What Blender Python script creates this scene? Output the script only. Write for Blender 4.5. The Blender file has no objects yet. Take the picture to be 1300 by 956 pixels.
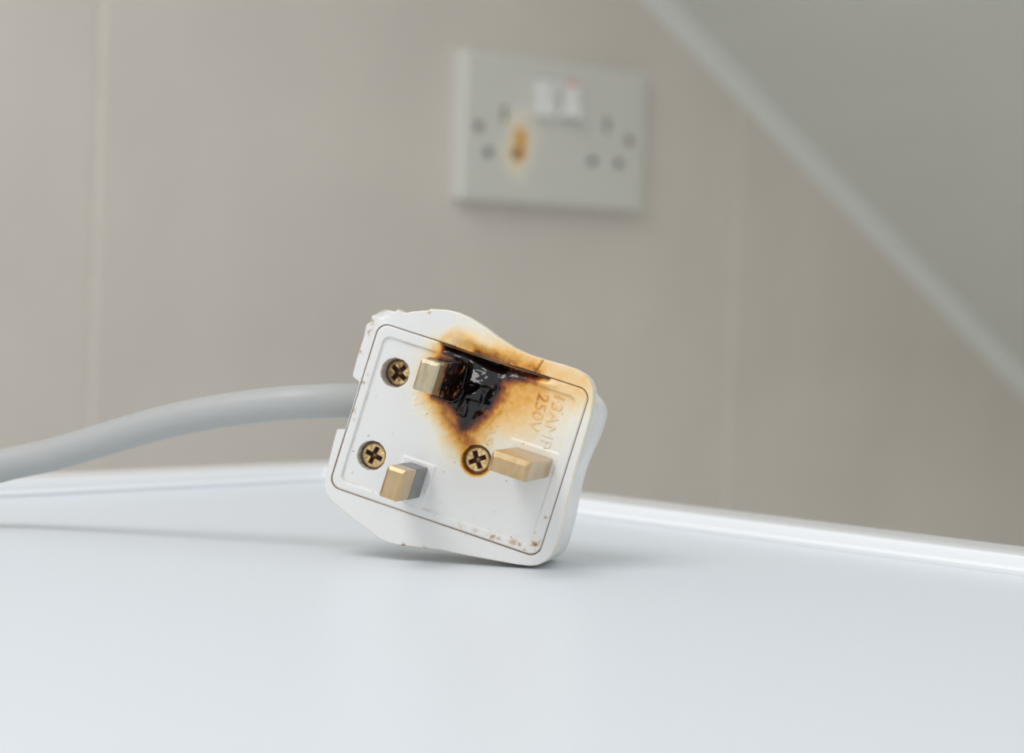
import bpy, bmesh, math, random
import numpy as np
from mathutils import Matrix, Vector

random.seed(4)
rng = np.random.default_rng(7)
MM = 0.001
scene = bpy.context.scene
COL = scene.collection
TABLE_Z = 750.0                      # mm, height of the table surface
CAM_H = 57.585                       # mm, camera above the table surface
EYE_Z = TABLE_Z + CAM_H

# ------------------------------------------------------------------ camera
cam_d = bpy.data.cameras.new('camera')
cam = bpy.data.objects.new('camera', cam_d); COL.objects.link(cam)
CW = np.array([[0.99941, 0.0343444, 0.0], [0.00090075, -0.0262116, 0.999656], [0.0343326, -0.9990663, -0.0262271]])  # world <- camera (x right, y down, z ahead)
Rm = Matrix(((CW[0][0], -CW[0][1], -CW[0][2]), (CW[1][0], -CW[1][1], -CW[1][2]), (CW[2][0], -CW[2][1], -CW[2][2])))
cam.matrix_world = Matrix.Translation((0, 0, EYE_Z * MM)) @ Rm.to_4x4()
F_PX = 2800.0
cam_d.sensor_width = 36.0
cam_d.lens = F_PX * 36.0 / 1300.0
cam_d.shift_y = -44.5 / 1300.0
cam_d.clip_start = 0.01; cam_d.clip_end = 50
cam_d.dof.use_dof = True
cam_d.dof.focus_distance = 0.438
cam_d.dof.aperture_fstop = 17.0
scene.camera = cam

# ------------------------------------------------------------------ world, lights, exposure
world = bpy.data.worlds.new('world'); scene.world = world
world.use_nodes = True
bg = world.node_tree.nodes['Background']
bg.inputs[0].default_value = (0.93, 0.965, 1.0, 1)
bg.inputs[1].default_value = 0.86
la = bpy.data.lights.new('ceiling_lamp_light', 'AREA')
la.shape = 'RECTANGLE'; la.size = 0.58; la.size_y = 0.58
la.energy = 6.0; la.color = (1.0, 0.985, 0.96)
lo = bpy.data.objects.new('ceiling_lamp_light', la); COL.objects.link(lo)
lp = Vector((-0.45, 0.0, EYE_Z * MM + 0.95))
lo.location = lp
lo.rotation_euler = (Vector((0.0, 0.50, TABLE_Z * MM + 0.02)) - lp).to_track_quat('-Z', 'Y').to_euler()
vs = scene.view_settings
vs.view_transform = 'Standard'; vs.look = 'None'; vs.gamma = 1.0; vs.exposure = 0.0
vs.use_curve_mapping = False

# ------------------------------------------------------------------ helpers
def s2l(c):
    return tuple((x / 255 / 12.92) if x / 255 <= 0.04045 else ((x / 255 + 0.055) / 1.055) ** 2.4 for x in c)

def mesh_obj(name, verts, faces, mat, parent=None, smooth=True, attrs=None, scale=MM, sharp=None):
    me = bpy.data.meshes.new(name)
    v = np.asarray(verts, dtype=np.float64) * scale
    me.from_pydata(v.tolist(), [], faces if isinstance(faces, list) else faces.tolist())
    me.update()
    if smooth:
        me.polygons.foreach_set('use_smooth', [True] * len(me.polygons))
    if sharp is not None:
        bm = bmesh.new(); bm.from_mesh(me)
        for e in bm.edges:
            if len(e.link_faces) == 2 and e.calc_face_angle(0) > sharp:
                e.smooth = False
        bm.to_mesh(me); bm.free()
    if attrs:
        for k, a in attrs.items():
            at = me.attributes.new(k, 'FLOAT', 'POINT')
            at.data.foreach_set('value', np.asarray(a, dtype=np.float32))
    if mat:
        me.materials.append(mat)
    o = bpy.data.objects.new(name, me); COL.objects.link(o)
    if parent:
        o.parent = parent
    return o

def tag(o, label=None, cat=None, group=None, kind=None):
    if label: o['label'] = label
    if cat: o['category'] = cat
    if group: o['group'] = group
    if kind: o['kind'] = kind
    return o

def empty(name, M, parent=None):
    o = bpy.data.objects.new(name, None); COL.objects.link(o)
    o.empty_display_size = 0.02
    o.matrix_world = M
    return o

def box_bevel(x0, x1, y0, y1, z0, z1, b):
    """box verts/faces with all edges chamfered by b"""
    bm = bmesh.new()
    bmesh.ops.create_cube(bm, size=1)
    for v in bm.verts:
        v.co = Vector(((x0 + x1) / 2 + v.co.x * (x1 - x0), (y0 + y1) / 2 + v.co.y * (y1 - y0), (z0 + z1) / 2 + v.co.z * (z1 - z0)))
    if b > 0:
        bmesh.ops.bevel(bm, geom=bm.edges[:], offset=b, segments=2, affect='EDGES', profile=0.5)
    bm.verts.index_update()
    vs_ = [tuple(v.co) for v in bm.verts]; fs_ = [[v.index for v in f.verts] for f in bm.faces]
    bm.free()
    return vs_, fs_

def loft(rings, cap_first=False, cap_last=False, closed=True):
    n = len(rings[0]); V = [p for r in rings for p in r]; Fc = []
    for i in range(len(rings) - 1):
        for j in range(n if closed else n - 1):
            k = (j + 1) % n
            Fc.append([i * n + j, i * n + k, (i + 1) * n + k, (i + 1) * n + j])
    if cap_first: Fc.append(list(range(n))[::-1])
    if cap_last: Fc.append([(len(rings) - 1) * n + j for j in range(n)])
    return V, Fc

def sstep(a, b, x):
    t = np.clip((x - a) / (b - a), 0, 1)
    return t * t * (3 - 2 * t)

# smooth value noise for modelling lumps, cracks and stain outlines
_tab = rng.random((64, 64))
def vnoise(x, y):
    x = np.asarray(x, float); y = np.asarray(y, float)
    xi = np.floor(x).astype(int); yi = np.floor(y).astype(int)
    fx = x - xi; fy = y - yi
    fx = fx * fx * (3 - 2 * fx); fy = fy * fy * (3 - 2 * fy)
    g = lambda a, b: _tab[a % 64, b % 64]
    return (g(xi, yi) * (1 - fx) + g(xi + 1, yi) * fx) * (1 - fy) + (g(xi, yi + 1) * (1 - fx) + g(xi + 1, yi + 1) * fx) * fy
def fbm(x, y, o=4):
    s = 0; a = 0.5; t = 0
    for i in range(o):
        s = s + a * vnoise(x * 2 ** i + 17 * i, y * 2 ** i + 5 * i); t += a; a *= 0.5
    return s / t - 0.5

# ------------------------------------------------------------------ materials
def new_mat(name):
    m = bpy.data.materials.new(name); m.use_nodes = True
    nt = m.node_tree; b = nt.nodes['Principled BSDF']
    return m, nt, b

def N(nt, t, **kw):
    n = nt.nodes.new(t)
    for k, v in kw.items():
        setattr(n, k, v)
    return n

def plain(name, srgb, rough=0.5, metal=0.0, noise=None, bump=None, spec=0.5):
    """noise=(scale, amount): mottled colour; bump=(scale, strength, distance mm)"""
    m, nt, b = new_mat(name)
    col = s2l(srgb)
    b.inputs['Roughness'].default_value = rough
    b.inputs['Metallic'].default_value = metal
    b.inputs['Specular IOR Level'].default_value = spec
    b.inputs['Base Color'].default_value = (*col, 1)
    tc = N(nt, 'ShaderNodeTexCoord')
    if noise:
        nz = N(nt, 'ShaderNodeTexNoise'); nz.inputs['Scale'].default_value = noise[0]; nz.inputs['Detail'].default_value = 5
        nt.links.new(tc.outputs['Object'], nz.inputs['Vector'])
        r = N(nt, 'ShaderNodeValToRGB')
        r.color_ramp.elements[0].position = 0.3; r.color_ramp.elements[1].position = 0.7
        r.color_ramp.elements[0].color = (*[c * (1 - noise[1]) for c in col], 1)
        r.color_ramp.elements[1].color = (*[min(1, c * (1 + noise[1])) for c in col], 1)
        nt.links.new(nz.outputs['Fac'], r.inputs['Fac']); nt.links.new(r.outputs['Color'], b.inputs['Base Color'])
    if bump:
        nb = N(nt, 'ShaderNodeTexNoise'); nb.inputs['Scale'].default_value = bump[0]; nb.inputs['Detail'].default_value = 3
        nt.links.new(tc.outputs['Object'], nb.inputs['Vector'])
        bp = N(nt, 'ShaderNodeBump'); bp.inputs['Strength'].default_value = bump[1]; bp.inputs['Distance'].default_value = bump[2] * MM
        nt.links.new(nb.outputs['Fac'], bp.inputs['Height']); nt.links.new(bp.outputs['Normal'], b.inputs['Normal'])
    return m

def scorched_plastic(name, clean, rough, burn_rough=0.09):
    m, nt, b = new_mat(name)
    at = N(nt, 'ShaderNodeAttribute', attribute_name='burn')
    di = N(nt, 'ShaderNodeAttribute', attribute_name='dirt')
    tc = N(nt, 'ShaderNodeTexCoord')
    nz = N(nt, 'ShaderNodeTexNoise'); nz.inputs['Scale'].default_value = 900; nz.inputs['Detail'].default_value = 4
    nt.links.new(tc.outputs['Object'], nz.inputs['Vector'])
    # streaky edge of the scorch: burn * (0.8 + 0.4 * noise)
    ma = N(nt, 'ShaderNodeMath', operation='MULTIPLY_ADD'); ma.inputs[1].default_value = 0.36; ma.inputs[2].default_value = 0.82
    nt.links.new(nz.outputs['Fac'], ma.inputs[0])
    mu = N(nt, 'ShaderNodeMath', operation='MULTIPLY')
    nt.links.new(at.outputs['Fac'], mu.inputs[0]); nt.links.new(ma.outputs[0], mu.inputs[1])
    r = N(nt, 'ShaderNodeValToRGB'); cr = r.color_ramp
    stops = [(0.0, clean), (0.08, (238, 232, 216)), (0.20, (240, 219, 180)), (0.36, (242, 198, 132)), (0.52, (228, 164, 64)),
             (0.66, (168, 92, 28)), (0.78, (104, 46, 20)), (0.90, (26, 11, 10)), (1.0, (9, 6, 7))]
    while len(cr.elements) < len(stops): cr.elements.new(0.5)
    for e, (p, c) in zip(cr.elements, stops):
        e.position = p; e.color = (*s2l(c), 1)
    nt.links.new(mu.outputs[0], r.inputs['Fac'])
    mx = N(nt, 'ShaderNodeMix', data_type='RGBA', blend_type='MIX')
    dr = N(nt, 'ShaderNodeValToRGB')
    dr.color_ramp.elements[0].color = (*s2l((205, 172, 112)), 1); dr.color_ramp.elements[1].color = (*s2l((58, 32, 16)), 1)
    em = dr.color_ramp.elements.new(0.5); em.color = (*s2l((158, 106, 46)), 1)
    df = N(nt, 'ShaderNodeMath', operation='MULTIPLY', use_clamp=True); df.inputs[1].default_value = 1.5
    nt.links.new(di.outputs['Fac'], df.inputs[0]); nt.links.new(di.outputs['Fac'], dr.inputs['Fac'])
    nt.links.new(df.outputs[0], mx.inputs['Factor'])
    nt.links.new(r.outputs['Color'], mx.inputs['A']); nt.links.new(dr.outputs['Color'], mx.inputs['B'])
    nt.links.new(mx.outputs['Result'], b.inputs['Base Color'])
    mr = N(nt, 'ShaderNodeMapRange'); mr.inputs['From Min'].default_value = 0.15; mr.inputs['From Max'].default_value = 0.8
    mr.inputs['To Min'].default_value = rough; mr.inputs['To Max'].default_value = burn_rough
    nt.links.new(at.outputs['Fac'], mr.inputs['Value']); nt.links.new(mr.outputs['Result'], b.inputs['Roughness'])
    ms = N(nt, 'ShaderNodeMapRange'); ms.inputs['From Min'].default_value = 0.4; ms.inputs['From Max'].default_value = 0.9
    ms.inputs['To Min'].default_value = 0.5; ms.inputs['To Max'].default_value = 0.55
    nt.links.new(at.outputs['Fac'], ms.inputs['Value']); nt.links.new(ms.outputs['Result'], b.inputs['Specular IOR Level'])
    nb = N(nt, 'ShaderNodeTexNoise'); nb.inputs['Scale'].default_value = 1600; nb.inputs['Detail'].default_value = 2
    nt.links.new(tc.outputs['Object'], nb.inputs['Vector'])
    bp = N(nt, 'ShaderNodeBump'); bp.inputs['Strength'].default_value = 0.12; bp.inputs['Distance'].default_value = 0.05 * MM
    nt.links.new(nb.outputs['Fac'], bp.inputs['Height']); nt.links.new(bp.outputs['Normal'], b.inputs['Normal'])
    return m

CLEAN = (230, 229, 226)
M_plug = scorched_plastic('plug_plastic', CLEAN, 0.32)
M_sock = scorched_plastic('socket_plastic', (216, 215, 208), 0.35, 0.4)
M_rock = scorched_plastic('switch_plastic', (240, 240, 237), 0.3)
M_tile = plain('wall_tile', (217, 209, 200), 0.42, noise=(9, 0.05), bump=(60, 0.08, 0.4))
M_grout = plain('grout', (226, 218, 208), 0.8, noise=(200, 0.06))
M_ceil = plain('ceiling_paint', (228, 230, 223), 0.75, noise=(12, 0.02))
M_trim = plain('trim_paint', (226, 227, 222), 0.5)
M_floor = plain('floor_vinyl', (206, 202, 194), 0.5, noise=(6, 0.08))
M_table = plain('table_laminate', (222, 228, 234), 0.38, noise=(1400, 0.025), bump=(900, 0.10, 0.08))
M_edge = plain('table_edge', (238, 240, 242), 0.22)
M_leg = plain('table_leg_paint', (214, 218, 221), 0.4)
M_cable = plain('cable_sheath', (172, 173, 171), 0.42, noise=(300, 0.015), bump=(700, 0.06, 0.05))
M_sleeve = plain('pin_sleeve', (122, 124, 126), 0.45, noise=(700, 0.1), bump=(900, 0.2, 0.06))
M_dark = plain('recess_shade', (60, 60, 60), 0.8)  # dark colour painted in for the shade inside recesses
M_red = plain('switch_mark', (232, 150, 146), 0.5)
M_lscrew = plain('plate_screw', (168, 166, 160), 0.35, metal=0.7)

def brass(name, base, rough, tarn=(150, 118, 74)):
    m, nt, b = new_mat(name)
    tc = N(nt, 'ShaderNodeTexCoord')
    mp = N(nt, 'ShaderNodeMapping'); mp.inputs['Scale'].default_value = (1, 0.25, 0.25)
    nt.links.new(tc.outputs['Object'], mp.inputs['Vector'])
    nz = N(nt, 'ShaderNodeTexNoise'); nz.inputs['Scale'].default_value = 900; nz.inputs['Detail'].default_value = 5
    nt.links.new(mp.outputs['Vector'], nz.inputs['Vector'])
    r = N(nt, 'ShaderNodeValToRGB')
    r.color_ramp.elements[0].position = 0.32; r.color_ramp.elements[0].color = (*s2l(tarn), 1)
    r.color_ramp.elements[1].position = 0.62; r.color_ramp.elements[1].color = (*s2l(base), 1)
    nt.links.new(nz.outputs['Fac'], r.inputs['Fac'])
    rust = N(nt, 'ShaderNodeAttribute', attribute_name='rust')
    mx = N(nt, 'ShaderNodeMix', data_type='RGBA', blend_type='MIX')
    nt.links.new(rust.outputs['Fac'], mx.inputs['Factor'])
    nt.links.new(r.outputs['Color'], mx.inputs['A']); mx.inputs['B'].default_value = (*s2l((82, 40, 26)), 1)
    nt.links.new(mx.outputs['Result'], b.inputs['Base Color'])
    mt = N(nt, 'ShaderNodeMath', operation='MULTIPLY_ADD'); mt.inputs[1].default_value = -0.95; mt.inputs[2].default_value = 0.95
    nt.links.new(rust.outputs['Fac'], mt.inputs[0]); nt.links.new(mt.outputs[0], b.inputs['Metallic'])
    rr_ = N(nt, 'ShaderNodeMath', operation='MULTIPLY_ADD'); rr_.inputs[1].default_value = 0.55; rr_.inputs[2].default_value = rough
    nt.links.new(rust.outputs['Fac'], rr_.inputs[0]); nt.links.new(rr_.outputs[0], b.inputs['Roughness'])
    bp = N(nt, 'ShaderNodeBump'); bp.inputs['Strength'].default_value = 0.15; bp.inputs['Distance'].default_value = 0.05 * MM
    nt.links.new(nz.outputs['Fac'], bp.inputs['Height']); nt.links.new(bp.outputs['Normal'], b.inputs['Normal'])
    return m
M_brass = brass('pin_brass', (206, 178, 136), 0.26, (194, 166, 124))
M_brass_dull = brass('scorched_brass', (206, 193, 166), 0.42, (186, 170, 138))
M_screw = brass('brass_screw', (240, 218, 166), 0.28, (218, 180, 112))

# ------------------------------------------------------------------ setting: wall, tiles, sloping ceiling, floor
wd = np.array([0.74622, 0.66569]); wn = np.array([0.66569, -0.74622])       # along the wall, out of the wall (x, y)
SC = np.array([22.98, 1296.22, EYE_Z + 88.68])                                # centre of the socket front
PT = 9.5                                                                      # socket plate depth
wc = SC[:2] - PT * wn
M_wall = Matrix(((wd[0], wn[0], 0, wc[0] * MM), (wd[1], wn[1], 0, wc[1] * MM), (0, 0, 1, 0), (0, 0, 0, 1)))
# in wall space: x along the wall, y out of the wall, z up (y = 0 is the tile face)
wv, wf = box_bevel(-1300, 1300, -90, -0.8, 0, 2300, 0)
wall = mesh_obj('wall_back', wv, wf, M_grout, smooth=False)
wall.matrix_world = M_wall
tag(wall, kind='structure')
JW = 3.4; TW = 469.3; TH = 600.0
tv, tf = box_bevel(JW / 2, TW - JW / 2, -7.0, 0.0, JW / 2, TH - JW / 2, 0.9)
tile_me = None
z_row0 = EYE_Z - 215 - 600
for i in range(-2, 3):
    for j in range(0, 3):
        if tile_me is None:
            o = mesh_obj('tile', tv, tf, M_tile, wall, smooth=False); tile_me = o.data
        else:
            o = bpy.data.objects.new('tile', tile_me); COL.objects.link(o); o.parent = wall
        o.location = ((-303.3 + TW * i) * MM, 0, (z_row0 + TH * j) * MM)

# sloping ceiling (in wall space), runs down to the right along the wall
sl = 0.600
def zs(s): return EYE_Z + 190.5 - sl * (s - 74.4)
s0, s1, dpt = -330.0, 619.0, 950.0
cv = []
for (y0, y1) in ((0.0, dpt),):
    for s in (s0, s1):
        for y in (y0, y1):
            cv += [(s, y, zs(s) + 0), (s, y, zs(s) + 45)]
cf = [[0, 2, 6, 4], [1, 5, 7, 3], [0, 1, 3, 2], [4, 6, 7, 5], [0, 4, 5, 1], [2, 3, 7, 6]]
ceil = mesh_obj('ceiling', cv, cf, M_ceil, smooth=False); ceil.matrix_world = M_wall; tag(ceil, kind='structure')
# white cove bead where the tiles meet the ceiling
nx, nz_ = sl / math.hypot(1, sl), 1 / math.hypot(1, sl)     # ceiling normal (x, z) pointing up-right
prof = []
for k in range(9):
    a = math.pi / 2 * k / 8
    prof.append((13 * (1 - math.sin(a)), -13 * (1 - math.cos(a))))   # (out of wall, below ceiling)
prof = [(0.0, 0.0)] + prof
rings = []
for s in (s0, s1):
    rings.append([(s + d * nx, y, zs(s) + d * nz_) for (y, d) in prof])
v_, f_ = loft(rings, True, True)
tr = mesh_obj('trim_1', v_, f_, M_trim, smooth=False); tr.matrix_world = M_wall; tag(tr, kind='structure')

rv, rf = box_bevel(620, 700, 0.0, 1900, 0, 2300, 0)  # unseen side wall, added to block ambient light from the right
wr = mesh_obj('added_wall_right', rv, rf, M_ceil, smooth=False); wr.matrix_world = M_wall; tag(wr, kind='structure')
fv, ff = box_bevel(-1800, 1800, -900, 2600, -40, 0, 0)
fl = mesh_obj('floor', fv, ff, M_floor, smooth=False); tag(fl, kind='structure')

# ------------------------------------------------------------------ table with raised edging
tb = 0.7874
t1 = np.array([math.cos(tb), math.sin(tb)]); t2 = np.array([-math.sin(tb), math.cos(tb)])
corner = t1 * 403.3 + t2 * 474.5            # inner corner of the edging
TS = 1000.0
M_tab = Matrix(((t1[0], t2[0], 0, corner[0] * MM), (t1[1], t2[1], 0, corner[1] * MM), (0, 0, 1, 0), (0, 0, 0, 1)))
table = empty('table', M_tab)
tag(table, 'white table with pale blue-grey laminate top and raised white edging', 'table')
LW = 19.0
bv, bf = box_bevel(-TS + 0.4, -0.4, -TS + 0.4, -0.4, TABLE_Z - 25, TABLE_Z, 0.25)
mesh_obj('table_top', bv, bf, M_table, table, smooth=False)
# edging profile: (distance outwards from the groove, height)
eprof = [(0.0, -25), (0.0, 1.0), (0.25, 1.3), (0.9, 1.35), (1.1, 1.55), (1.15, 3.3), (1.5, 3.9), (2.2, 4.1), (LW - 2, 4.0), (LW - .6, 3.6), (LW, 2.6), (LW, -30), (2, -30), (2, -25)]
def edging(side):
    R_ = []
    for end in (0, 1):
        ring = []
        for (d, h) in eprof:
            a = -TS - d if end == 0 else d
            q = {0: (a, d), 1: (d, -TS - d + (TS + 2 * d) * end), 2: (a, -TS - d), 3: (-TS - d, -TS - d + (TS + 2 * d) * end)}[side]
            ring.append((q[0], q[1], TABLE_Z + h))
        R_.append(ring)
    v, f = loft(R_, True, True)
    o = mesh_obj('edge_trim', v, f, M_edge, table, smooth=True, sharp=0.6)
    bm = bmesh.new(); bm.from_mesh(o.data); bmesh.ops.recalc_face_normals(bm, faces=bm.faces); bm.to_mesh(o.data); bm.free()
for sd in range(4): edging(sd)
leg_me = None
for (x, y) in ((-40, -40), (-TS + 40, -40), (-40, -TS + 40), (-TS + 40, -TS + 40)):
    if leg_me is None:
        v, f = box_bevel(-28, 28, -28, 28, 0, TABLE_Z - 25, 2)
        o = mesh_obj('leg', v, f, M_leg, table, smooth=False); leg_me = o.data
    else:
        o = bpy.data.objects.new('leg', leg_me); COL.objects.link(o); o.parent = table
    o.location = (x * MM, y * MM, 0)
for (x0, x1, y0, y1) in ((-TS + 68, -68, -50, -30), (-TS + 68, -68, -TS + 30, -TS + 50), (-50, -30, -TS + 68, -68), (-TS + 30, -TS + 50, -TS + 68, -68)):
    v, f = box_bevel(x0, x1, y0, y1, TABLE_Z - 105, TABLE_Z - 25, 1)
    mesh_obj('apron', v, f, M_leg, table, smooth=False)

# ------------------------------------------------------------------ the double wall socket
sock = empty('wall_socket', Matrix(((wd[0], 0, wn[0], wc[0] * MM), (wd[1], 0, wn[1], wc[1] * MM), (0, 1, 0, SC[2] * MM), (0, 0, 0, 1))))
tag(sock, 'white double switched wall socket on the tiles, one slot scorched brown', 'wall socket')
# local: x along, y up, z out of the wall; front at z = PT
slots = []
for ex in (-42.0, 40.0):
    slots += [(ex - 2.3, ex + 2.3, 8.0 - 4.4, 8.0 + 4.4), (ex - 11.1 - 3.6, ex - 11.1 + 3.6, -14.4 - 2.3, -14.4 + 2.3), (ex + 11.1 - 3.6, ex + 11.1 + 3.6, -14.4 - 2.3, -14.4 + 2.3)]
rock = [(-12.2 - 6.0, -12.2 + 6.0, 8.5, 30.5), (7.0 - 6.0, 7.0 + 6.0, 8.5, 30.5)]
screws_at = [(-62.0, 0.0), (58.6, 0.0)]
HX, HY = 70.0, 40.0
xs = set(np.arange(-HX, HX + 0.01, 1.25).round(3)); ys = set(np.arange(-HY, HY + 0.01, 1.25).round(3))
for (a, b, c, d) in slots + [(r[0] - .5, r[1] + .5, r[2] - .5, r[3] + .5) for r in rock]:
    xs |= {round(a, 3), round(b, 3)}; ys |= {round(c, 3), round(d, 3)}
xs = np.array(sorted(xs)); ys = np.array(sorted(ys))
nx_, ny_ = len(xs), len(ys)
V = [(x, y, PT) for y in ys for x in xs]; Fc = []
def cell_low(cx, cy):
    for (a, b, c, d) in slots + [(r[0] - .5, r[1] + .5, r[2] - .5, r[3] + .5) for r in rock]:
        if a < cx < b and c < cy < d: return True
    return False
for j in range(ny_ - 1):
    for i in range(nx_ - 1):
        if not cell_low((xs[i] + xs[i + 1]) / 2, (ys[j] + ys[j + 1]) / 2):
            a = j * nx_ + i
            Fc.append([a, a + 1, a + nx_ + 1, a + nx_])
def well(a, b, c, d, depth):
    k = len(V)
    for z in (PT, depth):
        V.extend([(a, c, z), (b, c, z), (b, d, z), (a, d, z)])
    for q in range(4):
        w = (q + 1) % 4
        Fc.append([k + w, k + q, k + 4 + q, k + 4 + w])
    Fc.append([k + 4, k + 5, k + 6, k + 7])
for s in slots: well(*s, 1.0)
for r in rock: well(r[0] - .5, r[1] + .5, r[2] - .5, r[3] + .5, 3.0)
# bevelled skirt with rounded corners
def skirt(hx, hy, r, z):
    pts = []
    for cx, cy, a0 in ((1, 1, 0), (-1, 1, 90), (-1, -1, 180), (1, -1, 270)):
        for k in range(7):
            a = math.radians(a0 + 15 * k)
            pts.append((cx * (hx - r) + r * math.cos(a), cy * (hy - r) + r * math.sin(a), z))
    return pts
SK = [skirt(HX, HY, 0.001, PT), skirt(71.4, 41.4, 1.5, PT - 0.35), skirt(72.4, 42.4, 2.5, PT - 1.3), skirt(72.9, 42.9, 3.0, PT - 3), skirt(73, 43, 3.2, 0)]
k0 = len(V); v, f = loft(SK)
V += v; Fc += [[q + k0 for q in ff_][::-1] for ff_ in f]
Va = np.array(V)
bx, by = Va[:, 0], Va[:, 1]
# scorch above and around the live slot of one outlet
d1 = np.hypot((bx + 30.9) / 4.6, (by + 13.0) / 6.0); d2 = np.hypot((bx + 28.8) / 4.8, (by + 4.6) / 5.6); d3 = np.hypot((bx + 30.5) / 8.5, (by + 8) / 13)
w_ = 1 + 0.9 * fbm(bx * 0.22, by * 0.22)
burn = np.clip(np.maximum(np.maximum(0.95 * np.exp(-(d1 * w_) ** 2 * 1.2), 0.64 * np.exp(-(d2 * w_) ** 2 * 0.8)), 0.34 * np.exp(-(d3 * w_) ** 2)), 0, 1)
burn[(Va[:, 2] < PT - 4)] *= 0.9
mesh_obj('faceplate', V, Fc, M_sock, sock, smooth=False, attrs={'burn': burn, 'dirt': np.zeros(len(V))})
for s in slots:                                      # boxes painted dark as the shade inside the slots
    v, f = box_bevel(s[0] + .1, s[1] - .1, s[2] + .1, s[3] - .1, 1.05, 3.2, 0.1)
    mesh_obj('slot_shade', v, f, M_dark, sock, smooth=False)
for qi, (r, ang) in enumerate(zip(rock, (9, -9))):   # rocker switches: one pressed at the top, one at the bottom
    cx, cy = (r[0] + r[1]) / 2, (r[2] + r[3]) / 2
    hx, hy = 6.0, 11.0
    rr = []
    P = [(-hy, 4.0), (-hy, PT + 4.2), (-hy + .8, PT + 5.0), (-1, PT + 3.6), (1, PT + 3.6), (hy - .8, PT + 5.0), (hy, PT + 4.2), (hy, 4.0)]
    ca, sa = math.cos(math.radians(ang)), math.sin(math.radians(ang))
    ring0 = []
    for (yy, zz) in P:
        y2 = yy * ca - (zz - PT) * sa if zz > 5 else yy; z2 = PT + yy * sa + (zz - PT) * ca if zz > 5 else zz
        ring0.append((max(-hy, min(hy, y2)), z2))
    rr = [[(cx + sx, cy + y, z) for (y, z) in ring0] for sx in (-hx, hx)]
    v, f = loft(rr, True, True)
    ro = mesh_obj('rocker_switch', v, f, M_rock, sock, smooth=False, attrs={'burn': np.zeros(len(v)), 'dirt': np.zeros(len(v))})
    bm = bmesh.new(); bm.from_mesh(ro.data); bmesh.ops.recalc_face_normals(bm, faces=bm.faces); bm.to_mesh(ro.data); bm.free()
    if qi == 1:
        y_, z_ = ring0[5]; y4, z4 = ring0[6]
        v, f = box_bevel(cx - 4, cx + 4, cy + y_ - 2.2, cy + y_ + .4, z_ - .8, z_ + 0.12, 0.1)
        ro = mesh_obj('switch_mark', v, f, M_red, ro, smooth=False); ro['label'] = 'red mark on the switch'
for (x, y) in screws_at:
    rings = []
    for (r_, z_) in ((3.4, PT - .2), (3.4, PT + .05), (3.0, PT + .3), (2.0, PT + .35), (0.01, PT + .35)):
        rings.append([(x + r_ * math.cos(2 * math.pi * k / 24), y + r_ * math.sin(2 * math.pi * k / 24), z_) for k in range(24)])
    v, f = loft(rings)
    so = mesh_obj('plate_screw', v, f, M_lscrew, sock, smooth=True, sharp=0.5)
    v, f = box_bevel(x - 2.8, x + 2.8, y - .45, y + .45, PT + .2, PT + .4, 0.05)
    mesh_obj('screw_slot', v, f, M_dark, so, smooth=False)

# ------------------------------------------------------------------ the burnt plug (built in millimetres: u towards the earth pin, v across, w out of the pin face)
PR = np.array([[0.94143328, 0.26629494, -0.20685835], [-0.20930834, -0.01947621, -0.97765571], [-0.26437358, 0.96369481, 0.0374022]])
PTR = np.array([-15.97968, 450.65822, EYE_Z - 30.83888])

OUT = [(-17.86, 19.58), (-16.28, 20.33), (-15.0, 20.47), (-14.0, 20.95), (-12.76, 20.7), (-10.76, 21.65), (-7.89, 22.86), (-7.5, 23.25), (-6.73, 23.45), (-4.31, 24.08), (-2.2, 24.3),
       (0.6, 24.05), (4.7, 23.02), (7.27, 22.09), (11.53, 20.91), (14.87, 20.56), (18.4, 20.58), (21.87, 20.74), (25.04, 20.72), (27.14, 20.23), (28.66, 19.36), (29.74, 18.0), (30.36, 15.94), (30.9, 12.6),
       (31.05, 9.0), (31.1, 5.08), (31.2, 1.0), (31.4, -2.64), (31.6, -5.78), (31.85, -8.81), (32.0, -11.9), (32.1, -14.7), (31.9, -16.5), (31.11, -18.1), (29.79, -19.4), (28.25, -20.12), (25.54, -20.72),
       (22.45, -21.2), (17.21, -22.0), (13.17, -22.6), (10.46, -22.9), (5.87, -23.84), (0.94, -24.87), (-1.27, -25.15), (-3.34, -24.94), (-6.33, -23.96), (-9.59, -23.03), (-13.05, -21.7), (-15.87, -20.63),
       (-17.25, -19.47), (-18.02, -17.8), (-18.32, -15.64), (-18.6, -12.19), (-18.78, -9.03), (-18.85, -6.48), (-18.6, -6.2), (-17.15, -6.03), (-17.15, -1.9), (-17.15, 2.65), (-17.3, 4.05), (-17.5, 4.6),
       (-18.9, 5.0), (-19.15, 5.55), (-19.29, 8.56), (-19.28, 11.12), (-19.24, 13.06), (-19.43, 16.2), (-18.75, 17.4), (-18.9, 18.1), (-18.2, 18.7)]
IN_U0, IN_U1, IN_V0, IN_V1, IN_R = -16.85, 29.25, -17.9, 17.45, 2.4
CU, CV = 6.0, 0.0

def rrect_sdf(u, v, u0, u1, v0, v1, r):
    du = np.abs(u - (u0 + u1) / 2) - ((u1 - u0) / 2 - r); dv = np.abs(v - (v0 + v1) / 2) - ((v1 - v0) / 2 - r)
    return np.hypot(np.maximum(du, 0), np.maximum(dv, 0)) + np.minimum(np.maximum(du, dv), 0) - r

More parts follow.
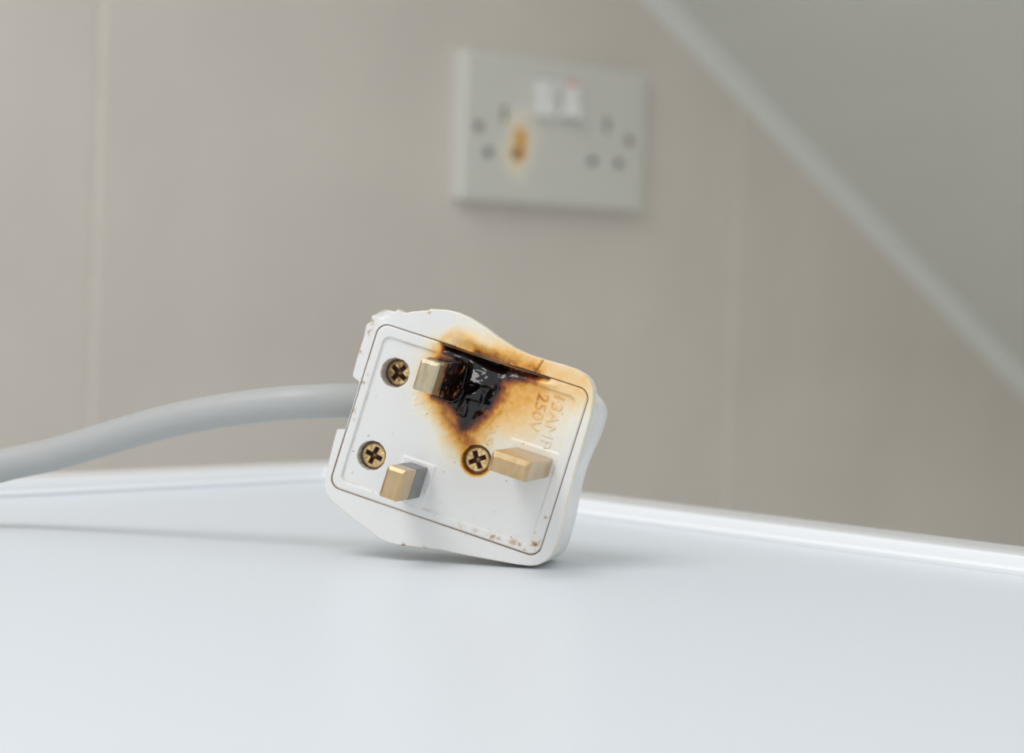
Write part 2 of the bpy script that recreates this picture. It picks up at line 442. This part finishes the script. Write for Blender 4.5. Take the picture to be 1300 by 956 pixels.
def ray_poly(poly, th):
    P = np.array(poly); Q = np.roll(P, -1, 0)
    out = np.zeros(len(th))
    for i, t in enumerate(th):
        d = np.array([math.cos(t), math.sin(t)])
        e = Q - P; a = P - np.array([CU, CV])
        den = d[0] * e[:, 1] - d[1] * e[:, 0]
        den = np.where(np.abs(den) < 1e-9, 1e-9, den)
        k = (a[:, 0] * e[:, 1] - a[:, 1] * e[:, 0]) / den
        s = (a[:, 0] * d[1] - a[:, 1] * d[0]) / den
        ok = (s >= -1e-6) & (s <= 1 + 1e-6) & (k > 0)
        out[i] = k[ok].max() if ok.any() else 20
    return out

def ray_rrect(th, grow):
    r = np.zeros(len(th)); lo_ = np.zeros(len(th)); hi = np.full(len(th), 60.0)
    for _ in range(40):
        mid = (lo_ + hi) / 2
        s = rrect_sdf(CU + mid * np.cos(th), CV + mid * np.sin(th), IN_U0 - grow, IN_U1 + grow, IN_V0 - grow, IN_V1 + grow, IN_R)
        lo_ = np.where(s < 0, mid, lo_); hi = np.where(s < 0, hi, mid)
    return (lo_ + hi) / 2

BLACK = [(-1.6, 17.3), (0.0, 17.7), (2.1, 17.5), (6.9, 16.9), (13.4, 16.6), (17.1, 16.6), (13.8, 15.3), (10.6, 14.2), (11.4, 11.8), (10.5, 8.6), (9.6, 6.4), (7.6, 3.4), (6.1, 2.0), (5.2, 4.4), (2.6, 5.9), (-1.6, 6.6), (-2.0, 9), (1.0, 10.5), (1.0, 14.6), (-2.0, 15.6)]
def poly_sdf(u, v, poly):
    P = np.array(poly); Q = np.roll(P, -1, 0)
    d = np.full(np.shape(u), 1e9); inside = np.zeros(np.shape(u), bool)
    for (a, b) in zip(P, Q):
        e = b - a; pu, pv = u - a[0], v - a[1]
        t = np.clip((pu * e[0] + pv * e[1]) / (e @ e), 0, 1)
        d = np.minimum(d, np.hypot(pu - t * e[0], pv - t * e[1]))
        c = ((a[1] > v) != (b[1] > v))
        xi = a[0] + (v - a[1]) / (e[1] if abs(e[1]) > 1e-9 else 1e-9) * e[0]
        inside ^= c & (u < xi)
    return np.where(inside, -d, d)

def seg_d(u, v, a, b):
    a = np.array(a, float); b = np.array(b, float); e = b - a
    t = np.clip(((u - a[0]) * e[0] + (v - a[1]) * e[1]) / (e @ e), 0, 1)
    return np.hypot(u - a[0] - t * e[0], v - a[1] - t * e[1])

def burn_field(u, v):
    """how far the heat has discoloured the plastic at (u, v): 0 clean ... 1 charred"""
    nu = u + 1.5 * fbm(u * 0.35 + 3, v * 0.35) ; nv = v + 1.5 * fbm(u * 0.35 - 9, v * 0.35 + 7)
    d = poly_sdf(nu, nv, BLACK)
    # the halo reaches further to the screw and along the earth side than towards the cord
    reach = 2.6 + 1.0 * sstep(2, 12, u) + 1.2 * np.exp(-((u - 6) / 6) ** 2 - ((v + 1) / 6) ** 2) - 1.3 * sstep(0, -5, u)
    core = np.where(d < 0, 0.86 + 0.14 * np.clip(-d / 0.9, 0, 1), 0.86 * np.exp(-(np.maximum(d, 0) / reach) ** 1.25))
    # broad pale scorching over the corner
    corner_ = 0.40 * np.exp(-((nu - 16) / 8.0) ** 2 - ((nv - 11.5) / 7.5) ** 2) + 0.26 * np.exp(-((nu - 27) / 4.5) ** 2 - ((nv - 17) / 4.5) ** 2)
    rim = 0.60 * np.exp(-(seg_d(nu, nv, (2, 17.4), (14, 17.2)) / 3.2) ** 1.6)
    rim = np.maximum(rim, 0.34 * np.exp(-(seg_d(nu, nv, (10, 18.5), (27, 18.5)) / 3.4) ** 2))
    pinh = 0.70 * np.exp(-(np.maximum(rrect_sdf(nu, nv, -2.4, 4.0, 6.6, 15.6, 1), 0) / 2.6) ** 1.5)
    scr = 0.62 * np.exp(-((np.hypot(u - 11.1, v + 3.13) - 3.1) / 0.5) ** 2) * sstep(1.5, -4, v + 0.35 * (u - 11))
    tongue = 0.64 * np.exp(-(seg_d(nu, nv, (1.5, 5), (8.8, -1.0)) / 3.4) ** 2)
    B = np.maximum.reduce([core, np.minimum(corner_ + 0.5 * core, 0.48), rim, scr, tongue, pinh])
    # the rim itself only browned: it stayed whole above the gap
    rimcap = 0.60 - 0.10 * sstep(18.5, 22, v) + 0.36 * np.exp(-(seg_d(nu, nv, (4, 17.4), (11, 17.2)) / 0.7) ** 2)
    rimcap = rimcap * (0.55 + 0.45 * sstep(-1, 7, u))
    B = np.where(v > 17.42, np.minimum(B, rimcap), B)
    B = np.maximum(B, 0.33 * sstep(17.3, 17.8, v) * sstep(3, 10, u) * sstep(31, 24, u) * sstep(22.5, 19, nv))
    B = np.where(B > 0.03, B + 0.12 * fbm(u * 1.1, v * 1.1), B)
    return np.clip(B, 0, 1)

SPOTS = [(19.1, -16.9, .8, .55), (20.3, -16.8, .5, .4), (23.6, -16.5, .9, .45), (24.8, -16.6, .5, .5), (28.0, -15.6, .8, .7), (28.3, -9.7, .5, .5), (27.2, -13.4, .4, .35), (15.3, -16.9, .6, .3), (12.0, -17.0, .7, .25),
         (-18.9, 10.4, .4, .55), (-16.5, 4.5, .5, .55), (-16.4, -1.4, .5, .4), (-7.4, 22.4, .35, .6), (-18.4, 17.2, .7, .5), (-18.5, 14.8, .6, .55), (-16.0, 6.5, .4, .3), (-15.9, -3.3, .35, .4), (1.9, -24.7, .5, .8), (-17.9, 15.4, .4, .35), (26, -21, .4, .3), (6.2, -23.4, .4, .35)]
SPECK = [(random.uniform(-15, 28), random.uniform(-20, 16), random.uniform(.10, .2), random.uniform(.3, .75)) for _ in range(46)]
def dirt_field(u, v):
    D = np.zeros(np.shape(u))
    for (a, b, r, s) in SPOTS:
        D = np.maximum(D, s * np.exp(-(np.hypot(u - a, v - b) / (0.75 * r) * (1 + 2.2 * fbm(u * 2.3, v * 2.3))) ** 2))
    for (a, b, r, s) in SPECK:
        D = np.maximum(D, s * np.exp(-(np.hypot(u - a, v - b) / r) ** 2))
    return D

plug = bpy.data.objects.new('power_plug', None); COL.objects.link(plug); plug.empty_display_size = 0.02
tag(plug, 'white three-pin power plug with a charred melted corner and grey cable', 'plug')
parts = []
def ppart(name, V, Fc, mat, parent=None, **kw):
    o = mesh_obj(name, V, Fc, mat, parent or plug, **kw)
    if parent is None: parts.append(o)
    return o

# --- outer shell: a ring around the pin plate, side walls with a finger waist, rounded back
NT = 1440
th = np.linspace(-math.pi, math.pi, NT, endpoint=False)
ro_ = ray_poly(OUT, th)
ri_ = ray_rrect(th, 0.07)
ro_ = np.maximum(ro_, ri_ + 0.22)
jag = 0.28 * np.exp(-((th - 2.42) / 0.16) ** 2) * (vnoise(th * 60, th * 0 + 3) - 0.4) * 2
ro_ = ro_ + jag
ct, st = np.cos(th), np.sin(th)
rings, burns, dirts = [], [], []
def add_ring(r, w, dirt=0.0, edge=0.0, bscale=1.0):
    u = CU + r * ct; v = CV + r * st
    rings.append(np.stack([u, v, np.broadcast_to(w, u.shape)], 1))
    bfd = burn_field(u, v) * bscale
    burns.append(np.maximum(bfd, edge * 0.25 * (0.5 + vnoise(th * 25, th * 0 + 1))))
    dirts.append(np.maximum(dirt_field(u, v), dirt))
H0 = 0.5
crack_d = seg_d(CU + ri_ * ct, CV + ri_ * st, (17.5, 17), (17.6, 17.6))
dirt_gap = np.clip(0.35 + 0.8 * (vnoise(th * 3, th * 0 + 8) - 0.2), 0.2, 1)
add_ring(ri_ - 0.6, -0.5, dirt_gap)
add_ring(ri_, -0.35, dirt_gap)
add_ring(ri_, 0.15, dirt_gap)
# the rim sags away from the plate where it melted
sag = lambda u, v: -0.5 * np.exp(-(seg_d(u, v, (1, 17.6), (12, 17.6)) / 1.4) ** 2) + 0.25 * np.exp(-(seg_d(u, v, (2, 20), (11, 19.0)) / 1.0) ** 2)
MROW = 16
for k in range(MROW + 1):
    t = k / MROW
    r = ri_ + 0.12 + (ro_ - 0.25 - ri_ - 0.12) * t
    u = CU + r * ct; v = CV + r * st
    cr = seg_d(u, v, (17.3, 17.3), (18.3, 20.8))
    w = H0 + sag(u, v) - 0.30 * np.exp(-(cr / 0.22) ** 2) + 0.16 * np.exp(-((cr - 0.5) / 0.3) ** 2) * (u < 18) + 0.03 * fbm(u * 0.8, v * 0.8)
    melt = np.exp(-(seg_d(u, v, (0, 18.5), (17, 18.5)) / 2.0) ** 2)
    w = w + melt * 0.28 * fbm(u * 1.3, v * 1.3)
    # bruised, chipped corner
    w = w - 0.45 * np.exp(-(np.hypot(u + 17.4, v - 19.6) / 1.9) ** 2) * (0.6 + vnoise(u * 1.5, v * 1.5))
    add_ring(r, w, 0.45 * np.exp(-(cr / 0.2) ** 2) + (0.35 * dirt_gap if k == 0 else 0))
add_ring(ro_ - 0.06, 0.28, 0, 0.6)
add_ring(ro_, 0.0, 0, 0.6)
uo = CU + ro_ * ct; vo = CV + ro_ * st
notch = (th > math.pi - 0.30) | (th < -math.pi + 0.32)
def back_r(w):
    # outline shrinks towards the back: top shoulder, finger waist on the sides, rounded end
    depth = np.clip(-w / 17.0, 0, 1.2)
    top = 3.0 * sstep(0.12, 0.45, depth) * sstep(13, 20, vo) + 2.0 * sstep(.12, .45, depth) * sstep(-14, -21, vo) * sstep(24, 14, uo)
    waist = 0.9 * np.exp(-((vo + 1) / 6) ** 2) * sstep(10, 25, uo) * math.sin(math.pi * min(1, depth))
    draft = 0.5 * depth * sstep(30, -10, uo)
    flare = 0.9 * sstep(0.25, 0.8, depth) * np.exp(-((vo - 11) / 6) ** 2) * sstep(20, 29, uo)
    return ro_ - top - waist - draft + flare
for w in (-1.0, -2.2, -2.9):
    add_ring(back_r(w * 0.3), w, 0, 0.0, 0.35)
add_ring(back_r(-1.0) - 0.28, -3.1, 0.25, 0, 0.2)
add_ring(back_r(-1.0) - 0.28, -3.5, 0.25, 0, 0.2)
add_ring(back_r(-2.5) - 0.02, -3.8, 0, 0, 0.2)
for w in (-5.0, -7.0, -9.0, -11.0, -13.0, -15.0):
    add_ring(back_r(w), w, 0, 0, 0.1)
rb = back_r(-16.0)
for (dr, w) in ((0.35, -16.3), (1.1, -17.3), (2.2, -17.9), (4.0, -18.2), (9.0, -18.4)):
    add_ring(rb - dr, w, 0, 0, 0.0)
add_ring(rb * 0.02, -18.5, 0, 0, 0.0)
V = np.concatenate(rings); nr = len(rings)
I, J = np.meshgrid(np.arange(nr - 1), np.arange(NT), indexing='ij'); K = (J + 1) % NT
Fc = np.stack([I * NT + J, I * NT + K, (I + 1) * NT + K, (I + 1) * NT + J], -1).reshape(-1, 4)
# loft order runs inside -> outside seen from the front: flip so that normals face out
Fc = Fc[:, ::-1]
shell = ppart('plug_shell', V, Fc, M_plug, attrs={'burn': np.concatenate(burns), 'dirt': np.concatenate(dirts)}, sharp=0.7)
SHELL_V = V

# --- pin plate as a fine relief: raised border, sunken panel, pads, screw wells, melted pit
STEP = 0.15
gu = np.arange(IN_U0, IN_U1 + 1e-6, STEP); gv = np.arange(IN_V0, IN_V1 + 1e-6, STEP)
gu = np.append(gu, IN_U1) if IN_U1 - gu[-1] > 0.02 else gu
gv = np.append(gv, IN_V1) if IN_V1 - gv[-1] > 0.02 else gv
U, Vv = np.meshgrid(gu, gv, indexing='xy')
# clamp the corners of the grid to the rounded outline
cu = np.clip(U, IN_U0 + IN_R, IN_U1 - IN_R); cvv = np.clip(Vv, IN_V0 + IN_R, IN_V1 - IN_R)
du, dv = U - cu, Vv - cvv; dd = np.hypot(du, dv)
sc_ = np.where(dd > IN_R, IN_R / np.maximum(dd, 1e-9), 1)
U = cu + du * sc_; Vv = cvv + dv * sc_
SCREWS = [(-10.69, 8.52, -3.3, 0.5), (-10.25, -9.23, -1.9, 0.12), (11.1, -3.13, -0.75, 0.85)]
def panel_h(u, v):
    rs = rrect_sdf(u, v, -15.1, 27.1, -16.3, 15.3, 1.6)
    h = 0.45 * sstep(-0.32, 0.05, rs)
    padN = rrect_sdf(u, v, -3.7, 3.5, -17.5, -7.0, 0.3)
    padL = rrect_sdf(u, v, -3.7, 3.5, 7.0, 17.5, 0.3)
    h = np.maximum(h, 0.38 * sstep(0.12, -0.22, padN)); h = np.maximum(h, 0.38 * sstep(0.12, -0.22, padL))
    padE = rrect_sdf(u, v, 16.6, 27.6, -3.4, 3.4, 0.3)
    h = np.maximum(h, 0.38 * sstep(0.12, -0.22, padE) * sstep(-4.5, 3.0, v))
    rs2 = rrect_sdf(u, v, IN_U0, IN_U1, IN_V0, IN_V1, IN_R)
    h = h - 0.25 * sstep(-0.3, 0.0, rs2)
    return h
BD = poly_sdf(U + 0.5 * fbm(U * .8, Vv * .8), Vv + 0.5 * fbm(U * .8 + 4, Vv * .8), BLACK)
Hh = panel_h(U, Vv)
# melt softens the moulded steps
soft = sstep(3.0, -0.5, BD)
Hh = Hh * (1 - soft) + 0.35 * soft
# lumps and folds of the melt
folds = 2.0 * fbm(U * 0.26 + 2, Vv * 0.30 + 1, 2) + 0.22 * fbm(U * 0.9, Vv * 0.9, 2)
Hh += sstep(0.9, -1.2, BD) * folds * 1.1
Hh += 0.35 * sstep(4.5, 0.3, BD) * sstep(-0.5, 0.3, BD) * (0.3 + fbm(U * 0.5, Vv * 0.5))
# smooth ridges where the plastic ran
def ridge(a, b, wdt, h):
    global Hh
    Hh = Hh + h * np.exp(-(seg_d(U, Vv, a, b) / wdt) ** 2)
def ramp(u0, u1, v0, v1, slope, e=0.5):
    # a smooth run of melt that rises away from the plate's edge and breaks off lower down
    global Hh
    m = sstep(u0 - e, u0 + e, U + 0.5 * fbm(U * .6, Vv * .6)) * sstep(u1 + e, u1 - e, U + 0.12 * (Vv - v0)) * sstep(v0 - 0.35, v0 + 0.35, Vv + 0.9 * fbm(U * .45 + 7, Vv * .3))
    Hh = Hh + m * np.clip(v1 - Vv, 0, None) * slope
ramp(4.6, 10.6, 11.6, 14.4, 0.62)
ramp(5.0, 8.4, 8.3, 10.9, 0.60)
ramp(4.2, 6.4, 4.6, 7.8, 0.42, 0.3)
ridge((5.6, 9.0), (4.6, 5.0), 0.55, 0.8)
ridge((7.6, 11.0), (5.4, 8.2), 0.9, 0.9)
ridge((6.0, 4.6), (6.9, -0.6), 0.3, 0.35)
ridge((6.7, 4.6), (7.4, -0.6), 0.22, 0.30)
ridge((10.6, 14.9), (22, 16.2), 0.5, 0.25)
ridge((13.0, 13.2), (12.6, 8.0), 0.35, 0.22)
ridge((12.6, 8.0), (10.6, 3.5), 0.35, 0.2)
# blisters below the live pin
for _ in range(16):
    a, b = random.uniform(-6, 2.0), random.uniform(2.0, 6.5)
    Hh += random.uniform(.06, .16) * np.exp(-(np.hypot(U - a, Vv - b) / random.uniform(.2, .4)) ** 2)
for _ in range(24):
    a = random.uniform(1, 9); b = -0.55 * (a - 1) + 3.2 + random.uniform(-1.8, 1.2)
    Hh += random.uniform(.06, .14) * np.exp(-(np.hypot(U - a, Vv - b) / random.uniform(.18, .4)) ** 2)
# trench burnt open between plate and rim, and pit beside the live pin
tr_d = seg_d(U, Vv, (-2.0, 17.5), (10.0, 16.6))
Hh -= 2.6 * np.exp(-(tr_d / 1.05) ** 2)
Hh -= 1.3 * np.exp(-(seg_d(U, Vv, (10, 16.7), (20, 17.2)) / 0.62) ** 2)
Hh -= 1.6 * np.exp(-((U - 3.4) / 0.9) ** 2 - ((Vv - 12.0) / 3.4) ** 2)
crest = rrect_sdf(U, Vv, -2.6, 3.2, 7.0, 15.2, 1.2)
Hh += 0.55 * np.exp(-((crest - 0.5) / 0.35) ** 2) * sstep(-4, 0, U) * (Vv < 9.5)
Bn = burn_field(U, Vv); Dn = dirt_field(U, Vv)
# screw wells
for (a, b, z, rust) in SCREWS:
    d = np.hypot(U - a, Vv - b)
    Hh = np.where(d < 2.98, z - 1.5, Hh - 0.05 * np.exp(-((d - 3.05) / 0.15) ** 2))
    if z < -1: Dn = np.maximum(Dn, 0.22 * np.exp(-((d - 2.95) / 0.14) ** 2))
Dn = np.maximum(Dn, 0.22 * np.exp(-(rrect_sdf(U, Vv, -15.1, 27.1, -16.3, 15.3, 1.6) + 0.32) ** 2 / 0.02) * (vnoise(U * .5, Vv * .5) > .45) * (U < 0))
nyy, nxx = U.shape
idx = np.arange(nxx * nyy).reshape(nyy, nxx)
quads = np.stack([idx[:-1, :-1], idx[:-1, 1:], idx[1:, 1:], idx[1:, :-1]], -1).reshape(-1, 4)
P3 = np.stack([U.ravel(), Vv.ravel(), Hh.ravel()], 1)
charmask = (BD.ravel()[quads].mean(1) < -0.05)
def sub(fsel):
    used = np.unique(fsel); remap = -np.ones(len(P3), int); remap[used] = np.arange(len(used))
    return P3[used], remap[fsel], used
bvv, bff, bu = sub(quads[~charmask])
# plate side wall down into the shell
edge_idx = np.concatenate([idx[0, :], idx[1:, -1], idx[-1, -2::-1], idx[-2:0:-1, 0]])
remap = -np.ones(len(P3), int); remap[bu] = np.arange(len(bu))
el = edge_idx
low = P3[el].copy(); low[:, 2] = -0.8
top_ = P3[el]
k0 = len(bvv); nb_ = len(el)
bvv2 = np.concatenate([bvv, top_, low])
sf = [[k0 + i, k0 + nb_ + i, k0 + nb_ + (i + 1) % nb_, k0 + (i + 1) % nb_] for i in range(nb_)]
bat = np.concatenate([Bn.ravel()[bu], Bn.ravel()[el], Bn.ravel()[el]]); dat = np.concatenate([Dn.ravel()[bu], np.full(2 * nb_, 0.5)])
plate = ppart('pin_plate', bvv2, bff.tolist() + sf, M_plug, attrs={'burn': bat, 'dirt': dat}, sharp=1.0)
cv_, cf_, cu_ = sub(quads[charmask])
# the char is as black as burnt plastic gets, its skin glassy
char = ppart('melted_char', cv_, cf_.tolist(), M_plug, plate, attrs={'burn': np.maximum(Bn.ravel()[cu_], 0.9), 'dirt': np.zeros(len(cu_))}, sharp=1.2)
char['label'] = 'glossy black melted plastic'

# --- raised lettering
def lettering(txt, size, u_base, v_start, length, h0, h1):
    cvd = bpy.data.curves.new('raised_lettering', 'FONT'); cvd.body = txt; cvd.size = size
    cvd.extrude = 0.5; cvd.resolution_u = 4; cvd.offset = -0.004 * size
    to = bpy.data.objects.new('tmp_text', cvd); COL.objects.link(to)
    dg = bpy.context.evaluated_depsgraph_get(); me = bpy.data.meshes.new_from_object(to.evaluated_get(dg))
    bpy.data.objects.remove(to); bpy.data.curves.remove(cvd)
    bm = bmesh.new(); bm.from_mesh(me)
    bmesh.ops.remove_doubles(bm, verts=bm.verts, dist=1e-5)
    bmesh.ops.subdivide_edges(bm, edges=[e for e in bm.edges if e.calc_length() > 0.6], cuts=2, use_grid_fill=False)
    bm.to_mesh(me); bm.free()
    co = np.array([v.co[:] for v in me.vertices]); fs = [list(p.vertices) for p in me.polygons]
    bpy.data.meshes.remove(me)
    x0, x1 = co[:, 0].min(), co[:, 0].max(); yb, yt = co[:, 1].min(), co[:, 1].max()
    v = v_start - (co[:, 0] - x0) / (x1 - x0) * length
    u = u_base + (co[:, 1] - yb) / (yt - yb) * size
    w = np.where(co[:, 2] > 0, h1, h0)
    bfd = np.clip(burn_field(u, v) * 1.15 + 0.10 * sstep(4, 12, v), 0, .6)
    o = ppart('raised_lettering', np.stack([u, v, w], 1), fs, M_plug, plate, smooth=False, attrs={'burn': bfd, 'dirt': np.zeros(len(u))})
    bm = bmesh.new(); bm.from_mesh(o.data); bmesh.ops.recalc_face_normals(bm, faces=bm.faces); bm.to_mesh(o.data); bm.free()
    return o
lettering('13AMP', 2.3, 22.4, 14.4, 10.8, -0.05, 0.17)
lettering('250V', 2.3, 19.2, 13.9, 7.6, -0.05, 0.17)
lettering('AS', 1.9, 11.2, 4.9, 4.2, -0.05, 0.16)

# --- pins
def pin_verts(u, v, lu, lv, w0, w1, ch, cut=0.0):
    """prism with chamfered tip; lu, lv half sizes"""
    def rect(a, b, w, c):
        return [(u - a + c, v - b, w), (u + a - c, v - b, w), (u + a, v - b + c, w), (u + a, v + b - c, w), (u + a - c, v + b, w), (u - a + c, v + b, w), (u - a, v + b - c, w), (u - a, v - b + c, w)]
    c = 0.22
    R_ = [rect(lu, lv, w0, c), rect(lu, lv, w1 - ch * 0.66, c)]
    if ch > 0:
        R_ += [rect(lu - ch * 0.55, lv - ch * 0.8, w1 - 0.05, c), rect(lu - ch * 0.55 - .06, lv - ch * .8 - .06, w1, c)]
    return loft(R_, True, True)
v, f = pin_verts(22.2, 0, 4.0, 2.0, -2.0, 22.7, 1.25)
pe = ppart('earth_pin', v, f, M_brass, smooth=False)
pe['label'] = 'long brass pin'
# translucent burr left on the end of the earth pin is too small to matter; live and neutral pins carry sleeves
for (vc, nm, charred) in ((-11.1, 'pin', False), (11.1, 'pin', True)):
    v, f = pin_verts(0, vc, 2.0, 3.175, -2.0, 17.7, 0.85)
    o = ppart(nm, v, f, M_brass_dull if charred else M_brass, smooth=False)
    if not charred:
        v, f = pin_verts(0, vc, 2.06, 3.235, -1.0, 9.2, 0.0)
        so = ppart('pin_sleeve', v, f, M_sleeve, o, smooth=False)
    else:
        # sleeve burnt to a crumbling crust around the pin
        nA, nW = 96, 46
        R_ = []; 
        for k in range(nW + 1):
            w = -1.6 + (12.8 + 1.6) * k / nW
            ring = []
            for a in range(nA):
                t = 2 * math.pi * a / nA
                c_, s_ = math.cos(t), math.sin(t)
                m = max(abs(c_) / 1.0, abs(s_) / 1.0)
                x = c_ / m; y = s_ / m
                side = max(0.0, x)                           # the crust is thick on the earth side
                swell = 0.10 + (0.75 * side ** 2 + 0.25) * (1 - (k / nW) ** 2.2) * 0.8
                nz = float(fbm(w * 0.9 + 3 * x, 4 * t / math.pi + y, 4))
                amp = 0.9 * (0.35 + 0.65 * side)
                endj = 1.6 * float(fbm(t * 2.2, 3.3, 3)) * (k / nW) ** 3
                off = max(0.07, swell + amp * nz) if k < nW else 0.03
                ring.append((x * (2.0 + off), 11.1 + y * (3.175 + off * 0.8), w + endj))
            R_.append(ring)
        v, f = loft(R_)
        vv = np.array(v)
        bcr = np.clip(0.93 + 0.25 * fbm(vv[:, 0] * 1.5 + vv[:, 2], vv[:, 1] * 1.5), 0.7, 1)
        lip = sstep(11.4, 12.8, vv[:, 2])
        bcr = bcr - 0.30 * lip * vnoise(vv[:, 0] * 2, vv[:, 1] * 2)
        foot = sstep(2.2, 0.6, vv[:, 2]) * (vnoise(vv[:, 0] * 1.6, vv[:, 1] * 1.6 + vv[:, 2]) > 0.62)
        bcr = bcr - 0.45 * foot
        leftside = sstep(-1.2, -2.1, vv[:, 0])
        bcr = np.clip(bcr - 0.2 * leftside, 0, 1)
        so = ppart('pin_sleeve', v, f, M_plug, o, smooth=True, attrs={'burn': bcr, 'dirt': np.zeros(len(vv))}, sharp=0.9)
        so['label'] = 'charred black crust of the pin sleeve'

# --- brass cross-head screws sunk in their wells
def screw(u0, v0, z, rot, rusty):
    nr_, na = 26, 72
    Vs, rust = [], []
    for k in range(nr_):
        r = 2.62 * k / (nr_ - 1)
        for a in range(na):
            t = 2 * math.pi * a / na
            x, y = r * math.cos(t), r * math.sin(t)
            xr, yr = x * math.cos(rot) - y * math.sin(rot), x * math.sin(rot) + y * math.cos(rot)
            arm = min(max(abs(xr) - 1.75, abs(yr) - 0.36), max(abs(yr) - 1.75, abs(xr) - 0.36), abs(xr) + abs(yr) - 0.95)
            tick = min(max(abs(xr - yr) * .7071 - 0.06, 1.35 - abs(xr + yr) * .7071), max(abs(xr + yr) * .7071 - 0.06, 1.35 - abs(xr - yr) * .7071))
            dep = 1.0 * float(sstep(0.08, -0.12, arm)) * (1 - 0.45 * float(sstep(.6, 0, r)))
            dep = max(dep, 0.15 * float(sstep(0.05, -0.05, tick)))
            h = 0.22 * (1 - (r / 2.62) ** 2) - 0.25 * float(sstep(2.3, 2.62, r)) - dep
            Vs.append((u0 + x, v0 + y, z + h))
            nzv = float(fbm(x * 1.3 + u0, y * 1.3 + v0, 4))
            rs = (1.3 * float(sstep(0.30, -0.05, arm)) * float(sstep(.35, .6, r))) + rusty * float(sstep(-0.12, 0.10, nzv))
            rs = max(rs, 0.7 * float(sstep(2.35, 2.6, r)))
            rust.append(min(1, rs * (0.95 + 0.7 * nzv)))
    rings_ = [Vs[k * na:(k + 1) * na] for k in range(nr_)]
    rings_.append([(u0 + 2.62 * math.cos(2 * math.pi * a / na), v0 + 2.62 * math.sin(2 * math.pi * a / na), z - 1.55) for a in range(na)])
    rust += [0.8] * na
    v, f = loft(rings_)
    ppart('screw', v, f, M_screw, attrs={'rust': np.clip(rust, 0, 1)}, sharp=0.8)
for (a, b, z, rust), rot in zip(SCREWS, (0.5, 0.15, 0.95)):
    screw(a, b, z, rot, rust if rust != 0.85 else 0.25)

# --- cable: leaves the notch, arches and comes down on the table
def to_plug(px, py, dist):
    """point of the cable's run: direction measured as (right, down) slopes in px, at a distance ahead of the camera (mm)"""
    d = CW @ np.array([(px - 650) / F_PX, (py - 433.5) / F_PX, 1.0]); d = d * dist / d[1]
    return PR.T @ (d + np.array([0, 0, EYE_Z]) - PTR)
ctrl = [np.array([-8.0, -0.9, -9.2]), np.array([-13.0, -0.5, -9.2]), np.array([-18.6, -0.2, -9.3]), to_plug(385, 514.5, 462), to_plug(318, 520.5, 465), to_plug(245, 532, 469), to_plug(177, 548.5, 473), to_plug(71, 580, 479), to_plug(0, 595.5, 482)]
wpts = [np.array([-128.0, 480, TABLE_Z + 7.2]), np.array([-150.0, 470, TABLE_Z + 4.2]), np.array([-180.0, 446, TABLE_Z + 3.75]), np.array([-230, 400, TABLE_Z + 3.75]), np.array([-300, 330, TABLE_Z + 3.75]), np.array([-380, 262, TABLE_Z + 3.75])]
ctrl += [PR.T @ (q - PTR) for q in wpts]
C_ = np.array(ctrl)
path = []
for i in range(len(C_) - 1):
    p0 = C_[max(i - 1, 0)]; p1 = C_[i]; p2 = C_[i + 1]; p3 = C_[min(i + 2, len(C_) - 1)]
    for k in range(8):
        t = k / 8
        path.append(0.5 * (2 * p1 + (p2 - p0) * t + (2 * p0 - 5 * p1 + 4 * p2 - p3) * t * t + (-p0 + 3 * p1 - 3 * p2 + p3) * t ** 3))
path.append(C_[-1]); path = np.array(path)
for _ in range(3):
    path[1:-1] = 0.25 * path[:-2] + 0.5 * path[1:-1] + 0.25 * path[2:]
RC = 3.62
tan = np.gradient(path, axis=0); tan /= np.linalg.norm(tan, axis=1)[:, None]
nrm = np.array([0, 0, 1.0]); rings = []
for p, t in zip(path, tan):
    nrm = nrm - t * (nrm @ t); nrm /= np.linalg.norm(nrm); bnm = np.cross(t, nrm)
    rings.append([tuple(p + RC * (math.cos(2 * math.pi * k / 28) * nrm + math.sin(2 * math.pi * k / 28) * bnm)) for k in range(28)])
v, f = loft(rings, True, True)
cb = ppart('cable', v, f, M_cable, smooth=True, sharp=0.9)
bm = bmesh.new(); bm.from_mesh(cb.data); bmesh.ops.recalc_face_normals(bm, faces=bm.faces); bm.to_mesh(cb.data); bm.free()

# --- stand the plug on the table: the empty sits at the point where its corner touches
Wv = SHELL_V @ PR.T + PTR
kmin = int(np.argmin(Wv[:, 2]))
touch = Wv[kmin].copy()
lift = TABLE_Z - touch[2] + 0.02
off = SHELL_V[kmin]
touch[2] += lift
plug.matrix_world = Matrix.Translation(Vector(touch * MM)) @ Matrix(PR.tolist()).to_4x4()
for o in parts:
    o.location = Vector(-off * MM)
print('plug lift mm', lift)
